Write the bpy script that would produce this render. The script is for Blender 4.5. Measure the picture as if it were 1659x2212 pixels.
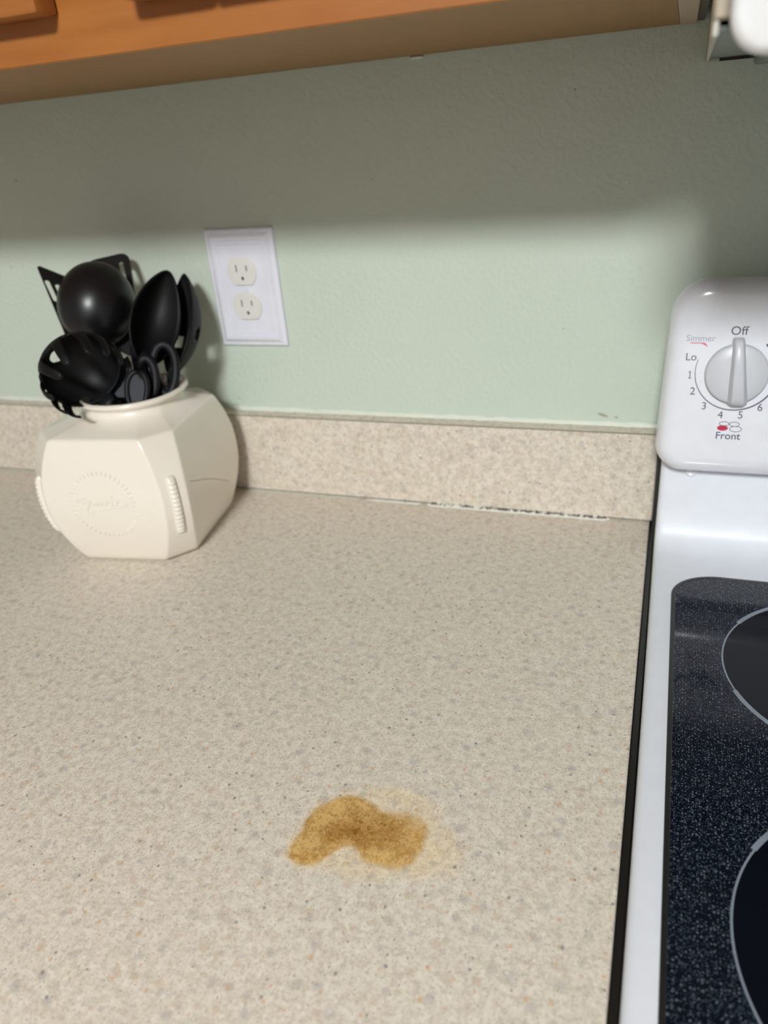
import bpy, bmesh, math, random
import numpy as np
from mathutils import Vector, Matrix, noise
random.seed(7)
for o in list(bpy.data.objects): bpy.data.objects.remove(o)
sc = bpy.context.scene
COL = sc.collection
Z0 = 0.914                       # worktop height above the floor; coordinates below are written from the worktop up
V = Vector

# ------------------------------------------------------------------ camera
cam = bpy.data.cameras.new('camera'); co = bpy.data.objects.new('camera', cam); COL.objects.link(co)
RX, UP, FW = V((0.9412, 0.3277, -0.0822)), V((-0.0828, 0.4595, 0.8843)), V((-0.3275, 0.8255, -0.4596))
CX, CY, CZ = -0.00069, -0.79306, 0.41308
co.matrix_world = Matrix(((RX.x, UP.x, -FW.x, CX), (RX.y, UP.y, -FW.y, CY), (RX.z, UP.z, -FW.z, CZ + Z0), (0, 0, 0, 1)))
cam.sensor_fit = 'HORIZONTAL'; cam.sensor_width = 36.0; cam.lens = 1648.3 / 1659 * 36.0
cam.clip_start = 0.02; cam.clip_end = 30
cam.dof.use_dof = True; cam.dof.focus_distance = 0.565; cam.dof.aperture_fstop = 7.0
sc.camera = co

# ------------------------------------------------------------------ world, exposure
w = bpy.data.worlds.new('world'); sc.world = w; w.use_nodes = True
w.node_tree.nodes['Background'].inputs[0].default_value = (0.9, 0.95, 1.0, 1)
w.node_tree.nodes['Background'].inputs[1].default_value = 0.3
sc.view_settings.view_transform = 'Standard'; sc.view_settings.look = 'None'
sc.view_settings.gamma = 1.0; sc.view_settings.use_curve_mapping = False
sc.view_settings.exposure = 0.0
LAMP_POWER = 176.0               # emission of the ceiling fixture's glass
LAMP_POS = (0.03, -2.35, 1.455)

# ------------------------------------------------------------------ material helpers
class NT:
    def __init__(s, name):
        s.m = bpy.data.materials.new(name); s.m.use_nodes = True; s.t = s.m.node_tree
        s.b = s.t.nodes['Principled BSDF']
    def n(s, typ, **kw):
        x = s.t.nodes.new(typ)
        for k, v in kw.items(): setattr(x, k, v)
        return x
    def l(s, a, b): s.t.links.new(a, b)
    def pos(s): return s.n('ShaderNodeNewGeometry').outputs['Position']
    def noise(s, vec, scale, detail=2, rough=.5):
        x = s.n('ShaderNodeTexNoise'); x.inputs['Scale'].default_value = scale
        x.inputs['Detail'].default_value = detail; x.inputs['Roughness'].default_value = rough
        s.l(vec, x.inputs['Vector']); return x
    def ramp(s, fac, a, b, c0=(0, 0, 0, 1), c1=(1, 1, 1, 1)):
        x = s.n('ShaderNodeValToRGB'); e = x.color_ramp.elements
        e[0].position = a; e[0].color = c0; e[1].position = b; e[1].color = c1
        s.l(fac, x.inputs[0]); return x.outputs[0]
    def mix(s, fac, a, b, mode='MIX'):
        x = s.n('ShaderNodeMix', data_type='RGBA', blend_type=mode)
        for sock, val in ((x.inputs[0], fac), (x.inputs[6], a), (x.inputs[7], b)):
            if isinstance(val, (int, float)): sock.default_value = val
            elif isinstance(val, tuple): sock.default_value = val + (1,) if len(val) == 3 else val
            else: s.l(val, sock)
        return x.outputs[2]
    def math(s, op, a, b=0.0, c=None):
        x = s.n('ShaderNodeMath', operation=op)
        for i, val in enumerate((a, b) if c is None else (a, b, c)):
            if isinstance(val, (int, float)): x.inputs[i].default_value = val
            else: s.l(val, x.inputs[i])
        return x.outputs[0]
    def bump(s, h, strength, dist):
        x = s.n('ShaderNodeBump'); x.inputs['Strength'].default_value = strength; x.inputs['Distance'].default_value = dist
        s.l(h, x.inputs['Height']); s.l(x.outputs[0], s.b.inputs['Normal'])
    def speck(s, vec, cell, r, prob, soft=.35, off=0.0):
        """round specks of radius r (m), one candidate per cell (m), kept with probability prob"""
        a = s.n('ShaderNodeVectorMath', operation='ADD'); s.l(vec, a.inputs[0]); a.inputs[1].default_value = (off, off * 1.7, off * .6)
        sx = s.n('ShaderNodeSeparateXYZ'); s.l(a.outputs[0], sx.inputs[0]); cx = s.n('ShaderNodeCombineXYZ')
        s.l(sx.outputs[0], cx.inputs[0]); s.l(s.math('ADD', sx.outputs[1], sx.outputs[2]), cx.inputs[1])   # unfolds top and upright faces
        v = s.n('ShaderNodeTexVoronoi', voronoi_dimensions='2D'); v.inputs['Scale'].default_value = 1 / cell; s.l(cx.outputs[0], v.inputs['Vector'])
        sep = s.n('ShaderNodeSeparateColor'); s.l(v.outputs['Color'], sep.inputs[0])
        keep = s.math('LESS_THAN', sep.outputs[0], prob)
        size = s.math('MULTIPLY_ADD', sep.outputs[1], .9, .45)
        d = s.math('DIVIDE', v.outputs['Distance'], size)
        rr = r / cell
        m = s.n('ShaderNodeMapRange', interpolation_type='SMOOTHSTEP'); s.l(d, m.inputs[0])
        m.inputs[1].default_value = rr * (1 - soft); m.inputs[2].default_value = rr * (1 + soft)
        m.inputs[3].default_value = 1; m.inputs[4].default_value = 0
        return s.math('MULTIPLY', m.outputs[0], keep)

def simple(name, col, rough=.5, metal=0, spec=.5, coat=0, bump=None):
    n = NT(name); b = n.b
    b.inputs['Roughness'].default_value = rough; b.inputs['Metallic'].default_value = metal
    b.inputs['Specular IOR Level'].default_value = spec; b.inputs['Coat Weight'].default_value = coat
    b.inputs['Coat Roughness'].default_value = .08
    p = n.pos()
    nz = n.noise(p, 60, 3)
    c = n.mix(nz.outputs[0], tuple(x * .94 for x in col), tuple(min(1, x * 1.05) for x in col))
    n.l(c, b.inputs['Base Color'])
    if bump: n.bump(n.noise(p, bump[0], 3).outputs[0], bump[1], bump[2])
    return n.m

def laminate(n):
    """speckled solid-surface colour, in metres of world space"""
    p = n.pos()
    wob = n.noise(p, 320, 2)
    a = n.n('ShaderNodeVectorMath', operation='MULTIPLY_ADD'); n.l(wob.outputs['Color'], a.inputs[0])
    a.inputs[1].default_value = (.0016,) * 3; n.l(p, a.inputs[2]); q = a.outputs[0]
    c = n.mix(n.ramp(n.noise(p, 150, 4, .65).outputs[0], .36, .64), (.57, .50, .405), (.76, .70, .60))
    c = n.mix(n.math('MULTIPLY', n.ramp(n.noise(p, 1100, 3, .6).outputs[0], .42, .62), .50), c, (.84, .785, .69))
    c = n.mix(n.math('MULTIPLY', n.ramp(n.noise(p, 420, 3, .6).outputs[0], .50, .66), .50), c, (.46, .395, .31))
    def put(c, mask, k, col): return n.mix(n.math('MULTIPLY', mask, k), c, col)
    c = put(c, n.speck(q, .012, .0024, .40, .6, 3.1), .40, (.36, .335, .335))    # soft grey clouds
    c = put(c, n.speck(q, .013, .0020, .35, .5, 9.7), .40, (.55, .40, .27))      # tan clouds
    c = put(c, n.speck(q, .0065, .0008, .22, .5, 1.3), .5, (.84, .82, .78))     # pale chips
    c = put(c, n.speck(q, .0027, .00031, .30, .4, 5.9), .75, (.22, .19, .16))    # fine dark grains
    c = put(c, n.speck(q, .0115, .00085, .26, .5, 2.2), .70, (.15, .135, .15))  # charcoal chips
    c = put(c, n.speck(q, .013, .00100, .32, .5, 6.4), .65, (.62, .36, .18))    # orange chips
    return p, c
def m_laminate():
    n = NT('speckled_laminate'); p, c = laminate(n); n.l(c, n.b.inputs['Base Color'])
    n.b.inputs['Roughness'].default_value = .42; n.b.inputs['Specular IOR Level'].default_value = .4
    n.bump(n.noise(p, 900, 3).outputs[0], .10, .0004); return n.m
def m_stain():
    n = NT('dried_brown_stain'); p, c = laminate(n)
    at = n.n('ShaderNodeAttribute', attribute_name='stain'); sep = n.n('ShaderNodeSeparateColor'); n.l(at.outputs['Color'], sep.inputs[0])
    core, halo, rim = sep.outputs[0], sep.outputs[1], sep.outputs[2]
    c = n.mix(n.math('MULTIPLY', halo, n.math('MULTIPLY_ADD', n.noise(p, 110, 3).outputs[0], .9, .1)), c, n.mix(1.0, c, (1.12, 1.0, .74), 'MULTIPLY'))
    mott = n.ramp(n.math('MULTIPLY_ADD', n.noise(p, 85, 3, .6).outputs[0], .55, n.math('MULTIPLY', n.noise(p, 330, 4, .7).outputs[0], .45)), .44, .56)
    body = n.mix(mott, (.68, .46, .185), (.37, .19, .036))
    body = n.mix(.42, body, n.mix(1.0, c, (.95, .70, .34), 'MULTIPLY'))
    blot = n.math('MULTIPLY', n.ramp(n.noise(p, 210, 3, .55).outputs[0], .585, .625), n.math('MINIMUM', n.math('MULTIPLY_ADD', rim, .8, .25), .85))
    body = n.mix(blot, body, (.34, .17, .030))
    body = n.mix(n.math('MULTIPLY', n.speck(p, .0024, .00045, .6, .4, 8.1), .55), body, (.27, .14, .04))
    body = n.mix(n.math('MULTIPLY', n.speck(p, .0035, .00055, .35, .5, 7.1), .45), body, (.80, .62, .34))
    body = n.mix(n.math('MULTIPLY', n.math('MINIMUM', rim, 1.0), .85), body, n.mix(1.0, body, (.62, .50, .30), 'MULTIPLY'))
    n.l(n.mix(core, c, body), n.b.inputs['Base Color'])
    n.b.inputs['Roughness'].default_value = .38
    n.bump(n.noise(p, 900, 3).outputs[0], .10, .0004); return n.m
def m_wall():
    n = NT('sage_green_paint'); p = n.pos()
    c = n.mix(n.noise(p, 9, 3).outputs[0], (.565, .645, .555), (.605, .68, .59))
    c = n.mix(n.math('MULTIPLY', n.speck(p, .05, .0009, .12, .5, 2.0), .8), c, (.22, .20, .16))
    n.l(c, n.b.inputs['Base Color']); n.b.inputs['Roughness'].default_value = .5
    n.b.inputs['Specular IOR Level'].default_value = .35
    h = n.mix(.35, n.ramp(n.noise(p, 170, 3, .55).outputs[0], .38, .72), n.noise(p, 45, 2).outputs[0])
    n.bump(h, .32, .0022); return n.m
def m_wood(name, ca, cb, sc_=(6, 60, 60), rough=.38):
    n = NT(name); p = n.pos()
    mp = n.n('ShaderNodeVectorMath', operation='MULTIPLY'); n.l(p, mp.inputs[0]); mp.inputs[1].default_value = sc_
    g = n.noise(mp.outputs[0], 1.6, 5, .6)
    c = n.mix(n.ramp(g.outputs[0], .3, .72), ca, cb)
    c = n.mix(n.math('MULTIPLY', n.ramp(n.noise(p, 35, 3).outputs[0], .45, .7), .3), c, cb)
    n.l(c, n.b.inputs['Base Color']); n.b.inputs['Roughness'].default_value = rough
    n.bump(g.outputs[0], .08, .001); return n.m
def m_caulk():
    n = NT('mildewed_white_caulk'); p = n.pos()
    sx = n.n('ShaderNodeSeparateXYZ'); n.l(p, sx.inputs[0])
    hi = n.n('ShaderNodeMapRange'); n.l(sx.outputs[2], hi.inputs[0]); hi.inputs[1].default_value = Z0 + .0008; hi.inputs[2].default_value = Z0 + .0017
    m = n.math('MULTIPLY', n.ramp(n.noise(p, 190, 3, .6).outputs[0], .46, .54), hi.outputs[0])
    n.l(n.mix(n.math('MULTIPLY', m, .92), (.80, .79, .72), (.035, .032, .028)), n.b.inputs['Base Color'])
    n.b.inputs['Roughness'].default_value = .6; n.bump(n.noise(p, 600, 3).outputs[0], .5, .001); return n.m
def m_glass():
    n = NT('speckled_black_ceramic_glass'); p = n.pos()
    c = n.mix(n.math('MULTIPLY', n.speck(p, .00115, .00027, .52, .4, 1.0), .8), (.0028, .0048, .012), (.12, .155, .19))
    c = n.mix(n.math('MULTIPLY', n.speck(p, .0021, .00036, .38, .4, 5.0), .8), c, (.22, .25, .27))
    n.l(c, n.b.inputs['Base Color']); n.b.inputs['Roughness'].default_value = .07
    n.b.inputs['Specular IOR Level'].default_value = .28; return n.m
def m_ceramic():
    n = NT('cream_glazed_ceramic'); p = n.pos()
    c = n.mix(n.noise(p, 25, 3).outputs[0], (.84, .77, .67), (.88, .82, .73))
    c = n.mix(n.math('MULTIPLY', n.speck(p, .012, .0003, .3, .5, 1.0), .35), c, (.35, .27, .18))
    n.l(c, n.b.inputs['Base Color']); n.b.inputs['Roughness'].default_value = .22
    n.b.inputs['Coat Weight'].default_value = .5; n.b.inputs['Coat Roughness'].default_value = .06
    n.b.inputs['Subsurface Weight'].default_value = .0
    return n.m
def m_emit(name, col, k):
    n = NT(name); n.b.inputs['Emission Color'].default_value = col + (1,); n.b.inputs['Emission Strength'].default_value = k
    n.b.inputs['Base Color'].default_value = (.8, .8, .8, 1); return n.m

M = dict(
 lam=m_laminate(), stain=m_stain(), wall=m_wall(), glass=m_glass(), ceramic=m_ceramic(),
 wood=m_wood('orange_maple', (.40, .150, .034), (.325, .108, .020)),
 veneer=m_wood('brown_veneer_underside', (.36, .19, .060), (.32, .165, .050), (60, 5, 5), .5),
 filler=simple('pale_filler_board', (.50, .40, .30), .6),
 enamel=simple('white_enamel', (.80, .82, .88), .16, coat=.6),
 frame=simple('white_cooktop_enamel', (.76, .79, .85), .42),
 plastic=simple('grey_white_plastic', (.60, .62, .66), .34),
 plate=simple('white_plate_plastic', (.78, .79, .88), .3),
 ivory=simple('ivory_receptacle_plastic', (.76, .76, .72), .35),
 hole=simple('dark_slot', (.02, .018, .015), .7),
 nylon_d=simple('matt_black_nylon', (.005, .005, .006), .5, spec=.22),
 nylon_g=simple('glossy_black_nylon', (.006, .006, .0075), .33, spec=.5),
 nylon=simple('black_nylon', (.007, .007, .008), .44, spec=.45, bump=(500, .1, .0004)),
 nylon2=simple('satin_black_handle', (.007, .0075, .010), .5, spec=.25),
 greyp=simple('dark_grey_plastic', (.022, .024, .031), .5, spec=.25),
 trim=simple('black_cooktop_trim', (.012, .013, .013), .35),
 gap=simple('black_filler_and_gap_shade', (.010, .009, .008), .35),
 ring=simple('grey_burner_print', (.22, .26, .31), .3),
 bglass=simple('plain_black_glass', (.003, .004, .008), .07, spec=.2),
 ink=simple('dark_grey_ink', (.10, .10, .145), .5), inkp=simple('pale_grey_ink', (.42, .42, .50), .5),
 red=simple('red_ink', (.50, .02, .07), .4), pink=simple('faded_red_ink', (.75, .20, .27), .5),
 caulk=m_caulk(),
 caulkg=simple('painted_caulk', (.72, .76, .66), .55, bump=(400, .5, .001)),
 scuff=simple('tan_scuffed_paint', (.40, .36, .27), .7), seam=simple('brown_laminate_seam', (.23, .17, .13), .5), leak_block=simple('dark_light_block', (.10, .085, .07), .6),
 hood=simple('white_hood_enamel', (.85, .86, .87), .25, coat=.4),
 hoodin=simple('greasy_grey_hood_metal', (.24, .28, .26), .45, bump=(200, .2, .001)),
 hoodside=simple('yellowed_hood_enamel', (.42, .36, .27), .5),
 hoodrim=simple('cream_hood_rim', (.55, .53, .46), .4),
 white=simple('room_paint', (.43, .42, .41), .8), floor=simple('tan_floor_tile', (.22, .17, .125), .5),
 face_line=simple('thin_brown_line', (.22, .16, .10), .7),
 lamp=m_emit('lit_lamp_glass', (.97, .99, .985), LAMP_POWER),
)

# ------------------------------------------------------------------ object helpers
def thing(name, label, cat, loc=(0, 0, 0), group=None):
    o = bpy.data.objects.new(name, None); COL.objects.link(o); o.empty_display_size = .02
    o.location = (loc[0], loc[1], loc[2] + Z0); o['label'] = label; o['category'] = cat
    if group: o['group'] = group
    return o
def root_loc(par):
    v = V((0, 0, 0))
    while par is not None: v += par.location; par = par.parent
    return v
def put(name, me, mat, par=None, loc=None, smooth=True, sharp=35):
    """me holds worktop-relative coordinates; loc is the origin of a top-level mesh"""
    off = root_loc(par) if par else (V((loc[0], loc[1], loc[2] + Z0)) if loc else V((0, 0, Z0)))
    me.transform(Matrix.Translation(V((0, 0, Z0)) - off))
    me.name = name
    if mat is not None:
        me.materials.clear()
        for m in (mat if isinstance(mat, (list, tuple)) else [mat]): me.materials.append(m)
    if smooth:
        me.polygons.foreach_set('use_smooth', [True] * len(me.polygons))
        if sharp: me.set_sharp_from_angle(angle=math.radians(sharp))
    o = bpy.data.objects.new(name, me); COL.objects.link(o)
    if par: o.parent = par
    else: o.location = off
    return o
def tag(o, label, cat, group=None):
    o['label'] = label; o['category'] = cat
    if group: o['group'] = group
    return o
def mesh(vs, fs):
    me = bpy.data.meshes.new('m'); me.from_pydata([tuple(v) for v in vs], [], fs); me.update(); return me
def from_bm(bm):
    bmesh.ops.recalc_face_normals(bm, faces=bm.faces)
    me = bpy.data.meshes.new('m'); bm.to_mesh(me); bm.free(); return me
def bm_box(bm, x0, x1, y0, y1, z0, z1, bev=0, seg=2):
    r = bmesh.ops.create_cube(bm, size=1)
    for v in r['verts']:
        v.co = V((x0 + (v.co.x + .5) * (x1 - x0), y0 + (v.co.y + .5) * (y1 - y0), z0 + (v.co.z + .5) * (z1 - z0)))
    if bev:
        ed = list({e for v in r['verts'] for e in v.link_edges})
        bmesh.ops.bevel(bm, geom=ed, offset=bev, segments=seg, profile=.5, affect='EDGES')
def box(x0, x1, y0, y1, z0, z1, bev=0, seg=2):
    bm = bmesh.new(); bm_box(bm, x0, x1, y0, y1, z0, z1, bev, seg); return from_bm(bm)
def loft(rings, closed=True, cap0=True, cap1=True, vs=None, fs=None):
    """rings: equal-length lists of points"""
    vs = [] if vs is None else vs; fs = [] if fs is None else fs
    b = len(vs); n = len(rings[0])
    for r in rings: vs.extend([tuple(p) for p in r])
    m = n if closed else n - 1
    for i in range(len(rings) - 1):
        for j in range(m):
            k = (j + 1) % n
            fs.append((b + i * n + j, b + i * n + k, b + (i + 1) * n + k, b + (i + 1) * n + j))
    if cap0: fs.append(tuple(b + j for j in range(n))[::-1])
    if cap1: fs.append(tuple(b + (len(rings) - 1) * n + j for j in range(n)))
    return vs, fs
def fix(me):
    bm = bmesh.new(); bm.from_mesh(me); bmesh.ops.recalc_face_normals(bm, faces=bm.faces); bm.to_mesh(me); bm.free(); return me
def catmull(P, k=6):
    P = [V(p) for p in P]; Q = [P[0] * 2 - P[1]] + P + [P[-1] * 2 - P[-2]]; out = []
    for i in range(1, len(Q) - 2):
        a, b, c, d = Q[i - 1:i + 3]
        for j in range(k):
            t = j / k
            out.append(.5 * ((2 * b) + (c - a) * t + (2 * a - 5 * b + 4 * c - d) * t * t + (-a + 3 * b - 3 * c + d) * t ** 3))
    out.append(P[-1]); return out
def sweep(P, ra, rb, ref, n=12, smooth=4, vs=None, fs=None, closed=False):
    """elliptic sweep; ref = direction of the rb (thin) axis; ra, rb lists or numbers"""
    P = [V(p) for p in P]; N = len(P)
    A = ra if isinstance(ra, (list, tuple)) else [ra] * N
    B = rb if isinstance(rb, (list, tuple)) else [rb] * N
    if smooth > 1 and not closed:
        def ip(L):
            o = []
            for i in range(N - 1):
                for j in range(smooth): o.append(L[i] + (L[i + 1] - L[i]) * (j / smooth))
            return o + [L[-1]]
        P = catmull(P, smooth); A = ip(A); B = ip(B); N = len(P)
    rings = []; ref = V(ref)
    for i in range(N):
        t = (P[(i + 1) % N] - P[i - 1]) if closed else (P[min(i + 1, N - 1)] - P[max(i - 1, 0)])
        t.normalize(); bb = (ref - t * ref.dot(t))
        if bb.length < 1e-4: bb = t.orthogonal()
        bb.normalize(); aa = t.cross(bb)
        rings.append([P[i] + aa * (A[i] * math.cos(q)) + bb * (B[i] * math.sin(q)) for q in [2 * math.pi * k / n for k in range(n)]])
    vs = [] if vs is None else vs; fs = [] if fs is None else fs
    if closed: rings.append(rings[0]); loft(rings, True, False, False, vs, fs)
    else:
        # rounded ends
        def end(r, c, t, s):
            out = []
            for q in (.55, .85):
                out.append([c + (p - c) * math.cos(q * math.pi / 2) + t * (s * math.sin(q * math.pi / 2)) for p in r])
            return out
        c0, c1 = P[0], P[-1]; t0 = (P[0] - P[1]).normalized(); t1 = (P[-1] - P[-2]).normalized()
        e0 = end(rings[0], c0, t0, A[0])[::-1]; e1 = end(rings[-1], c1, t1, A[-1])
        loft(e0 + rings + e1, True, True, True, vs, fs)
    return vs, fs
def flat(outer, holes, depth, mat4, bevel=0.0):
    """flat plate with holes from 2-D outlines, through a filled 2-D curve turned into a mesh"""
    cu = bpy.data.curves.new('c', 'CURVE'); cu.dimensions = '2D'; cu.fill_mode = 'BOTH'
    cu.extrude = max(depth / 2 - bevel, 1e-6); cu.bevel_depth = bevel; cu.bevel_resolution = 2
    for L in [outer] + list(holes):
        sp = cu.splines.new('POLY'); sp.points.add(len(L) - 1); sp.use_cyclic_u = True
        for i, p in enumerate(L): sp.points[i].co = (p[0], p[1], 0, 1)
    ob = bpy.data.objects.new('c', cu); me = bpy.data.meshes.new_from_object(ob)
    bpy.data.objects.remove(ob); bpy.data.curves.remove(cu); me.transform(mat4); return me
def text(s, size, mat4, depth=.00025, ital=0, off=0.0):
    cu = bpy.data.curves.new('t', 'FONT'); cu.body = s; cu.size = size; cu.align_x = 'CENTER'; cu.align_y = 'CENTER'
    cu.extrude = depth / 2; cu.shear = ital; cu.offset = off; cu.resolution_u = 4
    ob = bpy.data.objects.new('t', cu); me = bpy.data.meshes.new_from_object(ob)
    bpy.data.objects.remove(ob); bpy.data.curves.remove(cu); me.transform(mat4); return me
def frame(o, x, y, z):
    x, y, z = V(x), V(y), V(z)
    return Matrix(((x.x, y.x, z.x, o[0]), (x.y, y.y, z.y, o[1]), (x.z, y.z, z.z, o[2]), (0, 0, 0, 1)))
def rrect(w, h, r, n=6, cx=0, cy=0):
    out = []
    for (sx, sy, a0) in ((1, 1, 0), (-1, 1, 90), (-1, -1, 180), (1, -1, 270)):
        for k in range(n + 1):
            a = math.radians(a0 + 90 * k / n)
            out.append((cx + sx * (w / 2 - r) + r * math.cos(a), cy + sy * (h / 2 - r) + r * math.sin(a)))
    return out
def ell(cx, cy, a, b, n=32): return [(cx + a * math.cos(2 * math.pi * k / n), cy + b * math.sin(2 * math.pi * k / n)) for k in range(n)]
def bevmod(o, wd, seg=3, ang=30):
    m = o.modifiers.new('bevel', 'BEVEL'); m.width = wd; m.segments = seg; m.limit_method = 'ANGLE'; m.angle_limit = math.radians(ang)

# ================================================================== THE ROOM
def struct(name, me, mat):
    o = put(name, me, mat, smooth=False); o['kind'] = 'structure'; return o
XL, XR, YF, ZC, ZF = -2.6, 2.2, -3.7, 1.526, -Z0
struct('wall_back', box(XL, XR, 0, .12, ZF, ZC), M['wall'])
struct('wall_left', box(XL - .12, XL, YF - .12, .12, ZF, ZC), M['white'])
struct('wall_right', box(XR, XR + .12, YF - .12, .12, ZF, ZC), M['white'])
struct('wall_front', box(XL, XR, YF - .12, YF, ZF, ZC), M['white'])
struct('floor', box(XL - .12, XR + .12, YF - .12, .12, ZF - .1, ZF), M['floor'])
struct('ceiling', box(XL - .12, XR + .12, YF - .12, .12, ZC, ZC + .1), M['white'])

# ceiling lamp: the only light of the room
lx, ly, lz = LAMP_POS
t = thing('ceiling_lamp', 'round flush ceiling lamp with a lit white glass bowl', 'ceiling lamp', (lx, ly, ZC))
prof = [(.001, lz - .085), (.08, lz - .080), (.165, lz - .054), (.215, lz - .012), (.225, lz + .02)]
put('glass_bowl', fix(mesh(*loft([[(lx + r * math.cos(a), ly + r * math.sin(a), z) for a in [k * math.pi / 18 for k in range(36)]] for r, z in prof]))), M['lamp'], t)
prof = [(.240, lz + .02), (.250, lz + .03), (.250, ZC), (.001, ZC)]
put('mounting_pan', fix(mesh(*loft([[(lx + r * math.cos(a), ly + r * math.sin(a), z) for a in [k * math.pi / 18 for k in range(36)]] for r, z in prof]))), M['hood'], t)

# ================================================================== WORKTOP, BACKSPLASH
T = 0.0225
o = put('countertop', box(-1.9, 0, -.690, -.0005, -.038, 0, .0008, 1), M['lam'], loc=(-.95, -.32, -.038), smooth=False)
tag(o, 'beige speckled laminate countertop running left of the white range', 'countertop')
t = thing('base_cabinet', 'orange maple base cabinet under the beige countertop', 'cabinet', (-.95, -.3, ZF))
put('carcass', box(-1.9, -.004, -.60, -.002, ZF + .1, -.039), M['wood'], t, smooth=False)
put('toe_kick', box(-1.9, -.004, -.53, -.002, ZF, ZF + .0995), M['gap'], t, smooth=False)
for k in range(4):
    x0 = -1.87 + k * .47
    d = put('door', box(x0, x0 + .44, -.6195, -.6005, ZF + .12, -.07, .004), M['wood'], t)
    put('door_handle', box(x0 + .40, x0 + .412, -.64, -.62, -.20, -.10, .003), M['trim'], d)

t = thing('backsplash', 'low beige speckled backsplash strip along the green wall', 'backsplash', (-.95, -.01, 0))
put('splash_board', box(-1.9, .0022, -T, -.0006, .0021, .1016, .0007, 1), M['lam'], t, smooth=False)
# painted caulk bead along the top of the strip
vs, fs = [], []; ring = []
x = -1.9
while x < .001:
    h = .0032 + .0012 * noise.noise(V((x * 70, 0, 0))); d = .0034 + .0012 * noise.noise(V((x * 50, 5, 0)))
    if abs(x + .392) < .002: h *= .5
    ring.append([V((x, -.0004, .1014)), V((x, -d, .1014)), V((x, -d * .75, .1016 + h * .55)), V((x, -.0012, .1016 + h * 1.0)), V((x, -.0004, .1016 + h * 1.25))])
    x += .004
put('caulk_bead', fix(mesh(*loft(ring))), M['caulkg'], t).__setitem__('label', 'pale painted caulk along the top edge')
put('edge_seam', box(-1.9, .0021, -T - .0002, -T + .0013, .1013, .1019), M['seam'], t, smooth=False).__setitem__('label', 'dark seam line along the upper front edge')
# broken white caulk in the joint with the worktop
def joint(x0, x1, hmul, dmul, seed):
    ring = []; x = x0
    while x <= x1 + 1e-6:
        e = min(1, (x - x0) / .006, (x1 - x) / .006); e = max(e, .08)
        a = noise.noise(V((x * 160, seed, 0))); b = noise.noise(V((x * 420, seed + 3, 0))); c = noise.noise(V((x * 90, seed + 7, 0)))
        h = max(.0002, (.0013 + .0013 * a + .0008 * b) * hmul) * e; d = (.0040 + .0012 * c + .0006 * b) * dmul * e
        ring.append([V((x, -T + .0002, -.00012)), V((x, -T + .0002, h)), V((x, -T - d * .35, h * .85)), V((x, -T - d * .8, h * .35)), V((x, -T - d, -.00012))])
        x += .0012
    return fix(mesh(*loft(ring)))
put('caulk_bead', joint(-.252, -.040, 1.9, 1.25, 1.0), M['caulk'], t).__setitem__('label', 'broken white caulk in the lower joint')
put('caulk_bead', joint(-.33, -.256, .8, .9, 4.0), M['caulk'], t)
put('caulk_bead', joint(-1.0, -.334, .35, .6, 9.0), M['caulkg'], t)
put('joint_backing', box(-1.9, .0, -T + .0045, -.001, .00012, .0020), M['gap'], t, smooth=False)

# ---- brown stain on the worktop: a thin film mesh, its density held per vertex
CORE = [(-.2003,-.4990),(-.2012,-.5060),(-.1985,-.5120),(-.1920,-.5152),(-.1850,-.5148),(-.1785,-.5106),(-.1735,-.5018),(-.1684,-.4955),(-.1640,-.4936),(-.1603,-.4944),(-.1562,-.4975),(-.1530,-.5008),(-.1472,-.5022),(-.1379,-.5026),(-.129,-.5008),(-.1225,-.4955),(-.1192,-.4860),(-.1188,-.4747),(-.1212,-.4665),(-.1275,-.4608),(-.1375,-.4596),(-.1475,-.4622),(-.1526,-.4640),(-.1578,-.461),(-.1627,-.4587),(-.1718,-.4562),(-.1797,-.457),(-.1882,-.4618),(-.1929,-.468),(-.1975,-.4741),(-.1998,-.4818),(-.1990,-.4880),(-.1985,-.4940)]
HALO = [(-.2005,-.488),(-.2050,-.500),(-.2040,-.5120),(-.1900,-.5165),(-.1780,-.5150),(-.1669,-.5120),(-.1565,-.5158),(-.1345,-.5106),(-.1118,-.5032),(-.0964,-.4949),(-.0958,-.4803),(-.1014,-.4689),(-.1124,-.4628),(-.1185,-.451),(-.1313,-.4409),(-.1535,-.4412),(-.1678,-.4480),(-.1804,-.4533),(-.1900,-.4590),(-.1980,-.4690)]
def poly_sd(P, X, Y):
    P = np.array(P); Q = np.roll(P, -1, 0); d = np.full(X.shape, 9.0); ins = np.zeros(X.shape, bool)
    for (x0, y0), (x1, y1) in zip(P, Q):
        ex, ey = x1 - x0, y1 - y0; t_ = np.clip(((X - x0) * ex + (Y - y0) * ey) / (ex * ex + ey * ey), 0, 1)
        d = np.minimum(d, np.hypot(X - x0 - ex * t_, Y - y0 - ey * t_))
        c = ((y0 > Y) != (y1 > Y)) & (X < (x1 - x0) * (Y - y0) / (y1 - y0 + 1e-12) + x0); ins ^= c
    return np.where(ins, -d, d)
NX, NY = 170, 130; gx0, gx1, gy0, gy1 = -.214, -.084, -.526, -.428
vs, fs, cols = [], [], []
G = np.array([[(gx0 + (gx1 - gx0) * i / NX, gy0 + (gy1 - gy0) * j / NY) for i in range(NX + 1)] for j in range(NY + 1)])
def warp(k, amp, z):
    o = np.zeros_like(G)
    for j in range(NY + 1):
        for i in range(NX + 1):
            x, y = G[j, i]; o[j, i] = (amp * noise.noise(V((x * k, y * k, z))), amp * noise.noise(V((x * k, y * k, z + 5))))
    return G + o
W1, W2 = warp(170, .0009, 0), warp(70, .0035, 3)
DC1, DC2 = poly_sd(CORE, W1[..., 0], W1[..., 1]), poly_sd(HALO, W2[..., 0], W2[..., 1])
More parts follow.
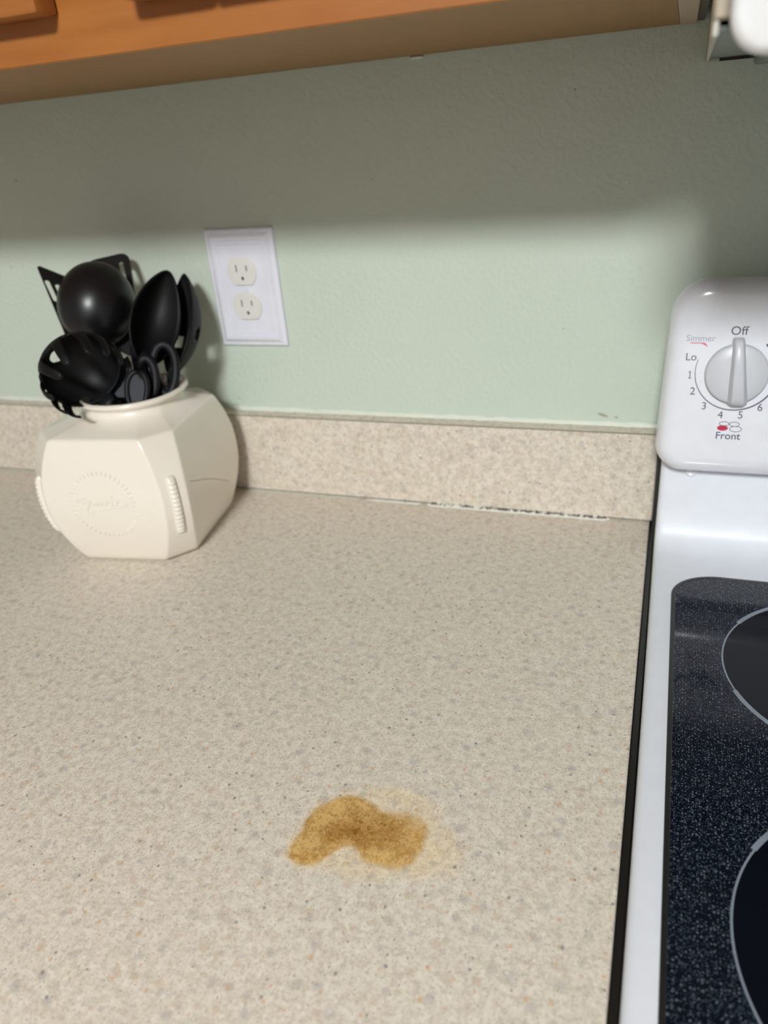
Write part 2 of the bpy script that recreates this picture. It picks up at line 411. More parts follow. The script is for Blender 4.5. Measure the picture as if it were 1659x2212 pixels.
def dens(i, j):
    x, y = G[j, i]; d = DC1[j, i]
    q = d / .0022 - .35; core = 1 / (1 + math.exp(max(-30, min(30, q * 3.2))))
    # the top right shoulder of the patch is washed thin
    core *= 1 - .75 * math.exp(-(((x + .146) / .010) ** 2 + ((y + .4590) / .0045) ** 2)) - .35 * math.exp(-(((x + .126) / .010) ** 2 + ((y + .463) / .006) ** 2))
    rim = math.exp(-((d + .0016) / .0014) ** 2)
    # darker middle band, paler ends
    deep = math.exp(-(((x + .160) / .026) ** 2 + ((y + .481 - .25 * (x + .160)) / .013) ** 2))
    hd = DC2[j, i]; halo = max(0, min(1, .55 - hd / .009))
    ex = min(x - gx0, gx1 - x, y - gy0, gy1 - y); halo *= max(0, min(1, ex / .004))
    return max(0, core), halo, deep * .9
for j in range(NY + 1):
    for i in range(NX + 1):
        x = gx0 + (gx1 - gx0) * i / NX; y = gy0 + (gy1 - gy0) * j / NY
        c = dens(i, j); vs.append((x, y, .00006 + .00010 * c[0])); cols.append(c)
for j in range(NY):
    for i in range(NX):
        q = (j * (NX + 1) + i, j * (NX + 1) + i + 1, (j + 1) * (NX + 1) + i + 1, (j + 1) * (NX + 1) + i)
        if max(cols[k][1] for k in q) > .004 or max(cols[k][0] for k in q) > .004: fs.append(q)
me = mesh(vs, fs)
ca = me.color_attributes.new('stain', 'FLOAT_COLOR', 'POINT')
ca.data.foreach_set('color', [v for c in cols for v in (c[0], c[1], c[2], 1.0)])
bm = bmesh.new(); bm.from_mesh(me); bmesh.ops.delete(bm, geom=[v for v in bm.verts if not v.link_faces], context='VERTS'); bm.to_mesh(me); bm.free()
o = put('stain', me, M['stain'], loc=(-.16, -.48, 0), sharp=None)
tag(o, 'kidney-shaped brown dried stain on the beige countertop', 'stain')

# small lump of filler where the wall meets the cabinet bottom, and two scuffs in the paint
W = bpy.data.objects['wall_back']
bm = bmesh.new(); bmesh.ops.create_uvsphere(bm, u_segments=16, v_segments=8, radius=1)
for v in bm.verts: v.co = V((-.2403 + v.co.x * .0075, -.0006 + v.co.y * .0022, .4584 + v.co.z * .0016))
put('filler_lump', from_bm(bm), M['caulkg'], W)
for x_, z_, a_, b_ in ((-.0560, .1125, .0055, .0016), (-.0420, .1105, .0020, .0009)):
    put('paint_scuff', flat([(p[0] + .0006 * math.sin(7 * p[0] / a_), p[1]) for p in ell(0, 0, a_, b_, 20)], [], .0002, frame((x_, -.0002, z_), V((.96, 0, -.28)), V((.28, 0, .96)), (0, -1, 0))), M['scuff'], W, smooth=False)

# ================================================================== OUTLET
OX, OZ = -.5006 + .0431, .18405 + .0658
t = thing('outlet', 'white wall outlet with two ivory sockets on the green wall', 'outlet', (OX, 0, OZ))
def rring(w_, h_, y, r=.001): return [V((OX + p[0], y, OZ + p[1])) for p in rrect(w_, h_, max(r, 1e-4), 3)]
W_, H_ = .0863, .1316
steps = [(0, -.0003), (0, -.0035), (.0012, -.0048), (.0045, -.0052), (.0085, -.0088), (.0115, -.0092), (.0128, -.0078), (.0160, -.0078), (.0172, -.0064), (.030, -.0064)]
rings = [rring(W_ - 2 * a, H_ - 2 * a, y, .0008) for a, y in steps]
put('cover_plate', fix(mesh(*loft(rings, cap0=True, cap1=True))), M['plate'], t, sharp=20)
fm = lambda x, y, z: frame((x, y, z), (1, 0, 0), (0, 0, 1), (0, -1, 0))
for dz in (.01945, -.01945):
    oz = OZ + dz + .0005
    outl = []
    for k in range(48):
        a = 2 * math.pi * k / 48; r = .0172; x_, z_ = r * math.cos(a), r * math.sin(a)
        z_ = max(-.0142, min(.0142, z_)); outl.append((x_, z_))
    holes = [rrect(.0027, .0092, .0003, 2, -.0064, .0036), rrect(.0027, .0072, .0003, 2, .0064, .0036), ell(0, -.0075, .0024, .0027, 16)]
    s = put('socket', flat(outl, holes, .0030, fm(OX, -.0076, oz), .0006), M['ivory'], t)
    put('slot_backing', flat(rrect(.024, .022, .002), [], .0004, fm(OX, -.0068, oz - .001)), M['hole'], s, smooth=False)
    outl2 = [(x_ * 1.06, z_ * 1.06) for x_, z_ in outl]
    put('socket_rim', flat(outl2, [[(a * .985, b * .985) for a, b in outl]], .0022, fm(OX, -.0066, oz), .0003), M['ivory'], s)
s = put('screw', flat(ell(0, 0, .0032, .0032, 24), [rrect(.0048, .0007, .0001, 2)], .0014, fm(OX, -.0070, OZ), .0004), M['plate'], t)

# ================================================================== WALL CABINET
HC, DC = .4601, .328
t = thing('wall_cabinet', 'orange maple wall cabinet above the countertop, seen from below', 'wall cabinet', (-.95, -.16, HC))
put('carcass', box(-1.9, -.0105, -.306, -.0008, HC + .0012, HC + .76), M['veneer'], t, smooth=False)
put('bottom_panel', box(-1.9, -.0105, -DC + .0008, -.0010, HC, HC + .0010), M['veneer'], t, smooth=False).__setitem__('label', 'brown veneer bottom panel')
put('face_frame', box(-1.9, -.0105, -DC, -.3065, HC + .0002, HC + .76, .0006, 1), M['wood'], t, smooth=False)
for (x0, x1) in ((-1.26, -.835), (-.80, -.3695), (-.3110, -.0300)):
    z0, z1 = HC + .0238, HC + .735; yb, yf = -DC - .0004, -DC - .0205; fw = .055
    bm = bmesh.new()
    bm_box(bm, x0, x0 + fw, yf, yb, z0, z1, .003, 2); bm_box(bm, x1 - fw, x1, yf, yb, z0, z1, .003, 2)
    bm_box(bm, x0 + fw, x1 - fw, yf, yb, z0, z0 + fw, .003, 2); bm_box(bm, x0 + fw, x1 - fw, yf, yb, z1 - fw, z1, .003, 2)
    d = put('door', from_bm(bm), M['wood'], t)
    bm = bmesh.new(); bm_box(bm, x0 + fw, x1 - fw, yf + .006, yb - .002, z0 + fw, z1 - fw, .004, 2)
    put('door_panel', from_bm(bm), M['wood'], d)
o = put('filler_strip', box(-.0102, .0030, -.305, -.0008, HC - .0008, HC + .76, .0008, 1), M['filler'], loc=(-.004, -.15, HC), smooth=False)
tag(o, 'pale upright filler board between wall cabinet and range hood', 'filler board')

# cabinet over the hood, plus a dark board added at its left to stop leaking light
t = thing('hood_cabinet', 'short orange cabinet above the range hood, added dark board blocking light at its left', 'wall cabinet', (.39, -.16, HC + .14))
put('light_leak_board', box(.0034, .0083, -.300, -.0008, HC + .0010, HC + .76), M['leak_block'], t, smooth=False)
put('carcass', box(.0082, .768, -.300, -.0008, HC + .145, HC + .76), M['veneer'], t, smooth=False)
for x0 in (.030, .400): put('door', box(x0, x0 + .355, -.3205, -.3006, HC + .165, HC + .735, .004), M['wood'], t)

# ================================================================== RANGE HOOD
HX, HZ = .0125, .4300
t = thing('range_hood', 'white range hood with grimy grey underside above the range', 'range hood', (.39, -.25, HZ))
x1 = HX + .75; yf = -.405
def hx(y): return HX + .0135 * y          # the left side runs a little out of square
bm = bmesh.new()
bm_box(bm, HX, x1, yf, -.0008, HZ + .006, HZ + .135)
for v in bm.verts:
    if v.co.x < HX + .01: v.co.x = hx(v.co.y)
bmesh.ops.bevel(bm, geom=list(bm.edges), offset=.001, segments=1, affect='EDGES')
put('hood_shell', from_bm(bm), M['hoodside'], t, smooth=False).__setitem__('label', 'yellowed side and top shell')
bm = bmesh.new(); bm_box(bm, HX, HX + .0025, yf, -.0008, HZ, HZ + .0058, .0006, 1)
for v in bm.verts: v.co.x += .0135 * v.co.y
put('side_rim', from_bm(bm), M['hoodrim'], t, smooth=False)
put('rear_rim', box(HX + .003, x1, -.0040, -.0008, HZ, HZ + .0058, .0006, 1), M['hoodrim'], t, smooth=False)
# underside pan with punched holes
holes = [ell(.0145, -.020, .0045, .009, 20), ell(.0245, -.27, .0035, .010, 20), ell(.045, -.12, .003, .004, 16)]
pan = flat([(HX - .003, yf + .001), (x1 - .004, yf + .001), (x1 - .004, -.0045), (HX + .003, -.0045)], [[(a + .0062, b) for a, b in h] for h in holes], .0012, frame((0, 0, HZ + .0030), (1, 0, 0), (0, 1, 0), (0, 0, 1)))
put('underside_pan', pan, M['hoodin'], t, smooth=False)
put('pan_seam', box(HX + .010, HX + .036, -.0175, -.0160, HZ - .0002, HZ + .0022), M['hole'], t, smooth=False)
put('filter_housing', box(HX + .036, x1 - .1, -.24, -.012, HZ - .0052, HZ + .0022, .003, 3), M['hoodin'], t)
# rounded front bumper that hangs below the underside
def bump_ring(y, ins):
    return [V((a, y, b)) for a, b in rrect(x1 + .003 - .0123 - 2 * ins, .125 - 2 * ins, .0150 - ins, 8, (.0123 + x1 + .003) / 2, .4213 + .0625)]
put('front_bumper', fix(mesh(*loft([bump_ring(-.4055, .001), bump_ring(-.426, 0), bump_ring(-.4295, .0012), bump_ring(-.431, .0040)]))), M['hood'], t, sharp=50).__setitem__('label', 'glossy white rounded front lip')
_ = (0)

# ================================================================== RANGE
RL, RW = .0062, .756; RR = RL + RW; ZT = .0090
t = thing('range', 'white electric range with black glass cooktop right of the countertop', 'range', (.38, -.33, ZF))
put('body', box(RL + .003, RR - .003, -.63, -.03, ZF + .02, -.03, .004), M['enamel'], t)
put('oven_door', box(RL + .004, RR - .004, -.665, -.6305, ZF + .22, -.09, .008, 3), M['enamel'], t)
put('drawer_front', box(RL + .004, RR - .004, -.66, -.6305, ZF + .03, ZF + .21, .006, 3), M['enamel'], t)
vs, fs = sweep([(RL + .08, -.69, -.12), (RR - .08, -.69, -.12)], .012, .010, (0, 0, 1), 12, 1)
for xx in (RL + .1, RR - .1): sweep([(xx, -.664, -.12), (xx, -.69, -.12)], .009, .009, (0, 0, 1), 10, 1, vs, fs)
put('oven_handle', fix(mesh(vs, fs)), M['enamel'], t)
# cooktop frame: outer rolled edge, flat, cove up into the rear riser; hole for the glass is simply covered by the glass
def prof_y(x_in):
    return None
secs = [(-.672, -.028), (-.672, .000), (-.669, .0055), (-.663, ZT - .0005), (-.655, ZT), (-.30, ZT), (-.14, ZT), (-.105, ZT + .0002), (-.092, ZT + .0022), (-.083, ZT + .0070), (-.077, ZT + .0150), (-.0735, ZT + .028), (-.070, ZT + .050), (-.067, ZT + .078), (-.064, .112), (-.064, .20)]
def roll(y, z):        # cross section in x at a given (y,z) of the profile
    pts = []
    for a, b in ((0, .009), (.0004, .004), (.0018, .0014), (.0045, .0002), (.008, 0)):
        pts.append((RL + a, b))
    return pts
rings = []
for y, z in secs:
    L = roll(y, z); pts = []
    up_amt = 1.0
    # inward normal direction of the profile decides where the rolled edge falls back to
    i = secs.index((y, z)); y0_, z0_ = secs[max(0, i - 1)]; y1_, z1_ = secs[min(len(secs) - 1, i + 1)]
    tx = V((0, y1_ - y0_, z1_ - z0_)).normalized(); nn = V((0, tx.z, -tx.y))      # pointing inside
    for px, dn in L: pts.append(V((px, y, z)) + nn * dn)
    for px, dn in L[::-1]: pts.append(V((RL + RR - px, y, z)) + nn * dn)
    rings.append(pts)
put('cooktop_frame', fix(mesh(*loft(rings, closed=False, cap0=False, cap1=False))), M['frame'], t, sharp=None)
m_ = t.children[-1].modifiers.new('solid', 'SOLIDIFY'); m_.thickness = .0008; m_.offset = 0
# black trim and glass
def gl_outline(inset, R):
    x0, x1_, y0, y1_ = .0243 + inset, RR - .0180 - inset, -.600 + inset, -.1375 - inset
    out = []
    for (cx, cy, a0) in ((x1_ - R, y1_ - R, 0), (x0 + R * 1.15, y1_ - R, 90), (x0 + R, y0 + R, 180), (x1_ - R, y0 + R, 270)):
        for k in range(13):
            a = math.radians(a0 + 90 * k / 12); rx = R * 1.15 if a0 == 90 else R
            yy = cy + R * math.sin(a)
            out.append((cx + rx * math.cos(a), yy))
    return out
up3 = frame((0, 0, ZT), (1, 0, 0), (0, 1, 0), (0, 0, 1))
put('glass_trim', flat(gl_outline(0, .036), [gl_outline(.0026, .0334)], .0016, up3 @ Matrix.Translation((0, 0, .0008)), .0005), M['trim'], t)
g = put('glass_top', flat(gl_outline(.0024, .0336), [], .0012, up3 @ Matrix.Translation((0, 0, .0006))), M['glass'], t, smooth=False)
g['label'] = 'black cooktop glass with fine pale speckles'
def arc(cx, cy, r0, r1, a0, a1, n=40, z=0.0):
    vs, fs = [], []
    for k in range(n + 1):
        a = math.radians(a0 + (a1 - a0) * k / n)
        for r in (r0, r1): vs.append((cx + r * math.cos(a), cy + r * math.sin(a), z))
    for k in range(n): fs.append((2 * k, 2 * k + 1, 2 * k + 3, 2 * k + 2))
    return vs, fs
def burner(cx, cy, r, segs, nm='burner'):
    b = put(nm, flat(ell(cx, cy, r, r, 96), [], .00010, up3 @ Matrix.Translation((0, 0, .00127))), M['bglass'], t, smooth=False)
    vs, fs = [], []
    for (a0, a1, wd, io) in segs:
        v, f = arc(cx, cy, r - wd * io, r + wd * (1 - io), a0, a1, max(8, int(abs(a1 - a0) / 3)), ZT + .00140)
        k = len(vs); vs += v; fs += [tuple(i + k for i in q) for q in f]
    rg = put('burner_ring', mesh(vs, fs), M['ring'], b, smooth=False); return b
burner(.1587, -.2585, .0955, [(148, 203, .0013, .5), (203, 330, .0036, .35), (330, 385, .0013, .5), (25, 148, .0036, .35)])
burner(.1700, -.4955, .1105, [(150, 210, .0013, .5), (210, 330, .0036, .35), (330, 390, .0013, .5), (30, 150, .0036, .35)])
burner(.560, -.2585, .0955, [(0, 360, .0020, .5)]); burner(.560, -.4700, .0800, [(0, 360, .0020, .5)])

# ---- control panel
PB = V((0, -.1000, .1000)); PU = V((0, .025, .16)).normalized(); PN = V((1, 0, 0)).cross(PU) * 1.0     # PN points to the room
if PN.y > 0: PN = -PN
def pp(x, s, n=0.0): return V((x, PB.y, PB.z)) + PU * s + PN * n
def pfr(x, s, n=0.0): return frame(pp(x, s, n), (1, 0, 0), PU, PN)
s0, s1 = -.004, .170; xl, xr = -.0020, RR + .004
def pring(inset, n, rb, rt):
    a, b, c, d = xl + inset, xr - inset, s0 + inset, s1 - inset; out = []
    for (cx, cs, a0, r) in ((b - rt, d - rt, 0, rt), (a + rt, d - rt, 90, rt), (a + rb, c + rb, 180, rb), (b - rb, c + rb, 270, rb)):
        for k in range(11):
            q = math.radians(a0 + 90 * k / 10)
            x = cx + r * math.cos(q); s = cs + r * math.sin(q)
            if x < .2: x += (s - s0) * .032           # left end leans in towards the top
            out.append(pp(x, s, n))
    return out
rings = [pring(.006, -.036, .022, .024), pring(.001, -.030, .025, .030), pring(0, -.018, .026, .031), pring(.0006, -.012, .0258, .0305), pring(.0028, -.0062, .024, .029),
         pring(.0062, -.0024, .022, .027), pring(.0105, -.0005, .019, .024), pring(.016, 0, .015, .020)]
put('control_panel', fix(mesh(*loft(rings))), M['enamel'], t, sharp=60)
cp = t.children[-1]
def ink(name, me, mat): return put(name, me, mat, cp, smooth=False)
KX, KS = .0607, .0895
ink('lettering', text('Off', .0104, pfr(.0592, KS + .0362, .0001)), M['ink'])
ink('lettering', text('Simmer', .0078, pfr(.0290, .1192, .0001)), M['inkp'])
ink('simmer_mark', flat([(.0208, .1157), (.0322, .1157), (.0330, .1157), (.0356, .1120), (.0305, .1146), (.0292, .11495), (.0208, .11495)][::-1], [], .0002, pfr(0, 0, .0001)), M['pink'])
ink('lettering', text('Lo', .0092, pfr(.0226, .1030, .0001)), M['ink'])
for s_, x, s in (('1', .0230, .0875), ('2', .0266, .0727), ('3', .0374, .0597), ('4', .0516, .0522), ('5', .0680, .0527), ('6', .0829, .0600), ('7', .0945, .0725), ('8', .0985, .0875)):
    if s_ == '1':
        ink('numeral', flat([(x - .0013, s - .0033), (x + .0014, s - .0033), (x + .0014, s - .0027), (x + .0004, s - .0027), (x + .0004, s + .0033), (x - .0002, s + .0033), (x - .0014, s + .0022), (x - .0014, s + .0016), (x - .0003, s + .0023), (x - .0003, s - .0027), (x - .0013, s - .0027)], [], .0002, pfr(0, 0, .0001)), M['ink']); continue
    ink('numeral', text(s_, .0094, pfr(x, s, .0001)), M['ink'])
ink('lettering', text('Hi', .0105, pfr(.0985, .1030, .0001)), M['ink'])
ink('lettering', text('Front', .0092, pfr(.0596, .0334, .0001), off=.00008), M['ink'])
# arc, growing in weight from Lo to Hi
vs, fs = [], []
for k in range(91):
    a = math.radians(162 + (378 - 162) * k / 90); wd = .0005 + .0011 * k / 90
    for r in (.0336 - wd / 2, .0336 + wd / 2): vs.append(tuple(pp(KX + r * math.cos(a), KS + .0012 + r * math.sin(a), .0002)))
for k in range(90): fs.append((2 * k, 2 * k + 1, 2 * k + 3, 2 * k + 2))
ink('dial_arc', mesh(vs, fs), M['ink'])
ink('hi_mark', flat([(.0812, .1148), (.0822, .1152), (.093, .1152), (.093, .1135), (.0855, .1125), (.0838, .1112), (.0816, .1136)][::-1], [], .0002, pfr(0, 0, .0001)), M['ink'])
for (x, s, a, b) in ((.0556, .0446, .0043, .0021), (.0640, .0444, .0043, .0022), (.0654, .0401, .0051, .0027)):
    ink('burner_symbol', flat(ell(x, s, a, b, 32), [ell(x, s, a - .0005, b - .0005, 32)], .0002, pfr(0, 0, .0001)), M['ink'])
o = ink('burner_symbol', flat(ell(.0546, .0406, .0045, .0024, 32), [], .0002, pfr(0, 0, .0001)), M['red']); o['label'] = 'filled red burner symbol'
# knob
kb = put('knob', fix(mesh(*loft([[pp(KX + r * math.cos(a), KS + r * math.sin(a), n) for a in [2 * math.pi * k / 72 for k in range(72)]]
      for r, n in ((.0250, .0003), (.0258, .0010), (.0258, .0045), (.0250, .0060), (.0238, .0068), (.0150, .0078), (.0008, .0082))]))), M['plastic'], cp, sharp=45)
kb['label'] = 'grey-white round control knob'
rings = []
for s, hw, h0, h1 in ((-.0278, .0062, .0030, .0112), (-.0270, .0071, .0022, .0140), (-.0240, .0072, .0020, .0168), (-.0190, .0070, .0020, .0190), (-.005, .0062, .0020, .0200), (.010, .0053, .0020, .0196), (.020, .0047, .0020, .0180), (.0262, .0044, .0022, .0155), (.0290, .0040, .0026, .0130), (.0300, .0030, .0036, .0110)):
    top = hw * .66
    hw *= 1.15; h1 *= .86
    rings.append([pp(KX + x - .075 * s + .0008, KS + .0012 + s, n) for x, n in ((-hw, h0), (-hw * .96, h1 * .45), (-top - .0006, h1 - .0014), (-top, h1 - .0003), (-top * .8, h1), (0, h1 + .0003), (top * .8, h1), (top, h1 - .0003), (top + .0006, h1 - .0014), (hw * .96, h1 * .45), (hw, h0))])
put('knob_grip', fix(mesh(*loft(rings))), M['plastic'], kb, sharp=40)
# small screw head under the panel, on the riser
put('screw', fix(mesh(*loft([[V((.034 + r * math.cos(a), -.0685 + n, .0845 + r * math.sin(a))) for a in [2 * math.pi * k / 24 for k in range(24)]] for r, n in ((.0050, .002), (.0050, -.0018), (.0042, -.0026), (.0005, -.0030))]))), M['enamel'], t)
o = put('gap_strip', box(.0004, .0059, -.688, -.0009, -.0120, -.0035, .0008, 1), M['gap'], loc=(.003, -.33, -.012), smooth=False)
put('rear_gap_shade', box(.0026, .0058, -.055, -.0009, -.0120, .118), M['gap'], o, smooth=False)  # black box standing in for the shade of the open rear gap
tag(o, 'thin black filler strip in the gap between countertop and range', 'gap strip')

# ================================================================== CREAM JAR
JX, JY, JR = -.5513, -.1374, .1485
jc, js = math.cos(JR), math.sin(JR)
def J(x, y, z): return V((JX + jc * x - js * y, JY + js * x + jc * y, z))
JV = lambda x, y, z=0: V((jc * x - js * y, js * x + jc * y, z))
DY = .0045
def oct_ring(S, c, z, r=.0045, inset=0):
    """chamfered square, corners rounded; 8 corners x 5 pts + edges 5 pts"""
    X, Y = S - inset, S + DY - inset
    P = [(X, -Y + c), (X, Y - c), (X - c, Y), (-X + c, Y), (-X, Y - c), (-X, -Y + c), (-X + c, -Y), (X - c, -Y)]
    n = 8; arcs = []
    for i in range(n):
        p, a, b = V(P[i]), V(P[i - 1]), V(P[(i + 1) % n]); da, db = (a - p).normalized(), (b - p).normalized()
        e = r * math.tan(math.radians(22.5))
        arcs.append([(p + da * e).lerp(p, t).lerp(p.lerp(p + db * e, t), t) for t in (0, .25, .5, .75, 1)])
    out = []
    for i in range(n):
        out += arcs[i]; a, b = arcs[i][-1], arcs[(i + 1) % n][0]
        out += [a.lerp(b, t) for t in (.04, .25, .5, .75, .96)]
    return [J(p.x, p.y, z) for p in out]
base_oct = oct_ring(.0761, .0266, 0)
ANG = []
for p in base_oct:
    d_ = Matrix.Rotation(-JR, 2) @ (V((p.x, p.y)) - V((JX, JY))); ANG.append(math.atan2(d_.y, d_.x))
def circ_ring(r, z, ox=.0, oy=.0): return [J(r * math.cos(a) + ox, r * math.sin(a) + oy, z) for a in ANG]
def lerpring(A, B, t, z): return [V((a.x + (b.x - a.x) * t, a.y + (b.y - a.y) * t, z)) for a, b in zip(A, B)]
def Sq(z):
    pts = ((0, .0717), (.085, .0872), (.148, .0761)); r = 0
    for i, (a, fa) in enumerate(pts):
        q = fa
        for j, (b, _) in enumerate(pts):
            if j != i: q *= (z - b) / (a - b)
        r += q
    return r
def Cq(z):
    pts = ((0, .0262), (.085, .0198), (.148, .0266)); r = 0
    for i, (a, fa) in enumerate(pts):
        q = fa
        for j, (b, _) in enumerate(pts):
            if j != i: q *= (z - b) / (a - b)
        r += q
    return r
ZTOP = .1440
R_ = [oct_ring(Sq(0), Cq(0), .0004, inset=.004), oct_ring(Sq(0), Cq(0), .0016, inset=.0012)]
zz = .004
while zz < ZTOP - .002: R_.append(oct_ring(Sq(zz), Cq(zz), zz)); zz += .0058
R_.append(oct_ring(Sq(ZTOP), Cq(ZTOP), ZTOP))
o1 = oct_ring(Sq(ZTOP), Cq(ZTOP), ZTOP + .0018, inset=.0012); R_.append(o1)
o1 = oct_ring(Sq(ZTOP), Cq(ZTOP), ZTOP + .0028, inset=.0032); R_.append(o1)
NO = (.0085, .002)
ci = circ_ring(.0535, 0, *NO)
for tt, z in ((.35, ZTOP + .0062), (.7, ZTOP + .0105), (.9, ZTOP + .0135)): R_.append(lerpring(o1, ci, tt, z))
for r, z in ((.0535, ZTOP + .0170), (.0530, ZTOP + .0200), (.0545, ZTOP + .0225), (.0585, ZTOP + .0242), (.0603, ZTOP + .0262), (.0603, ZTOP + .0280), (.0590, ZTOP + .0297), (.0565, ZTOP + .0300),
             (.0540, ZTOP + .0290), (.0525, ZTOP + .0265), (.0505, ZTOP + .020), (.0500, ZTOP + .008)): R_.append(circ_ring(r, z - .0008, *NO))
for tt, z in ((.5, ZTOP - .001), (1, ZTOP - .008)): R_.append(lerpring(circ_ring(.050, 0, *NO), oct_ring(Sq(.13), Cq(.13), 0, inset=.006), tt, z))
for z in (.115, .085, .05, .02, .0095): R_.append(oct_ring(Sq(z), Cq(z), z, inset=.006))
R_.append(oct_ring(Sq(0), Cq(0), .008, inset=.012))
t = thing('utensil_jar', 'cream ceramic jar with embossed emblem holding black kitchen utensils', 'jar', (JX, JY, 0))
put('jar_body', fix(mesh(*loft(R_))), M['ceramic'], t, sharp=60)
# embossed ring of short dashes and a script flourish on the front face
EZ = .0765; ER = .0362
def front(x, z, n=0): return J(x, -(Sq(z) + DY) - n, z)
vs, fs = [], []
for k in range(44):
    a = 2 * math.pi * k / 44
    p0 = front(ER * math.cos(a) * .955, EZ + ER * math.sin(a) * .955, .0001); p1 = front(ER * math.cos(a) * 1.045, EZ + ER * math.sin(a) * 1.045, .0001)
    sweep([p0, p1], .0010, .0010, JV(0, -1), 8, 1, vs, fs)
put('emblem_ring', fix(mesh(vs, fs)), M['ceramic'], t, sharp=None)
vs, fs = [], []
strokes = [
 [(-.0245, .0050), (-.0215, .0075), (-.0175, .0060), (-.0185, .0030), (-.0220, .0040), (-.0190, .0075), (-.0150, .0080), (-.0125, .0055), (-.0140, .0010), (-.0165, -.0040), (-.0150, -.0075), (-.0115, -.0070), (-.0100, -.0035), (-.0120, .0000)],
 [(-.0115, .0060), (-.0090, .0010), (-.0075, .0055), (-.0055, .0015), (-.0035, .0058), (-.0015, .0012), (.0005, .0056), (.0030, .0015), (.0045, .0050), (.0065, .0068), (.0060, .0022), (.0090, .0018), (.0110, .0120), (.0105, .0040), (.0135, .0020), (.0160, .0062), (.0185, .0060)],
 [(-.0075, -.0032), (-.0020, -.0028), (.0040, -.0018), (.0120, -.0010), (.0200, .0002), (.0245, .0040)]]
for st in strokes: sweep([front(x * 1.18 - .001, EZ - .0015 + z * 1.18, .0001) for x, z in st], .00085, .0006, JV(0, -1), 8, 4, vs, fs)
put('emblem_script', fix(mesh(vs, fs)), M['ceramic'], t, sharp=None)
# ribbed grips on the four chamfers
for sx, sy in ((1, -1), (-1, -1), (1, 1), (-1, 1)):
    rings = []; N = 84
    for k in range(N + 1):
        z = .0370 + (.1060 - .0370) * k / N; S, c = Sq(z), Cq(z)
        mid = V((sx * (S - c / 2), sy * (S + DY - c / 2))); out = V((sx, sy)).normalized(); tan = V((-out.y, out.x))
        e = min(1, k / 5, (N - k) / 5); e = math.sqrt(max(.02, e)); rib = .72 + .28 * abs(math.sin(math.pi * k / 6))
        hw, h = .0048 * (.7 + .3 * e), .0052 * e * rib
        row = []
        for q in range(9):
            a = math.pi * q / 8; p = mid + tan * (hw * math.cos(a)) + out * (-.0006 + h * math.sin(a) ** .8); row.append(J(p.x, p.y, z))
        rings.append(row)
    put('ribbed_grip', fix(mesh(*loft(rings))), M['ceramic'], t, sharp=50)
# thin brown line across the right face
vs, fs = sweep([J(Sq(z) + .00003, y, z) for y, z in ((-.062, .0915), (-.047, .085), (-.033, .080), (-.02, .074), (-.005, .067), (.01, .059), (.024, .0515), (.037, .044))], .00028, .00012, JV(1, 0), 6, 4)
put('face_line', fix(mesh(vs, fs)), M['face_line'], t, sharp=None)

# ================================================================== UTENSILS  (RX right, UP up, FW away, as seen from the room)
def cone(name, P, ra, rb, ref, mat, par, **k):
    return put(name, fix(mesh(*sweep(P, ra, rb, ref, 14, 5))), mat, par, sharp=None)
# ---- ladle
C = V((-.5990, -.0900, .2530)); m = (-FW * .90 + RX * .30 + UP * .12).normalized()
t = thing('ladle', 'black nylon soup ladle, round bowl back facing out, middle of the jar', 'ladle', (-.55, -.13, .02))
ax = (RX - m * RX.dot(m)).normalized(); ay = m.cross(ax)
if ay.dot(UP) < 0: ay = -ay
rings = []
RB = .0415
def lp(th, ph, R):
    k = 1.14 if math.sin(ph) > 0 else 1.16
    return C + (ax * math.cos(ph) + ay * math.sin(ph) * k) * (R * math.sin(th)) + m * (R * .98 * math.cos(th))
for R, ths in ((RB, [math.radians(q) for q in (2, 12, 24, 36, 48, 60, 72, 82, 90, 96)]), (RB - .0022, [math.radians(q) for q in (97, 90, 80, 66, 52, 36, 20, 2)])):
    for th in ths: rings.append([lp(th, 2 * math.pi * k / 48, R) for k in range(48)])
put('bowl', fix(mesh(*loft(rings))), M['nylon_g'], t, sharp=None)
nb = C - ay * .040 + m * .008
cone('handle', [nb + ay * .012 + m * .016, nb - ay * .004 + m * .006, V((-.566, -.118, .190)), V((-.553, -.128, .13)), V((-.543, -.136, .03))], [.011, .010, .0065, .006, .006], [.003, .004, .0035, .004, .004], m, M['nylon2'], t)
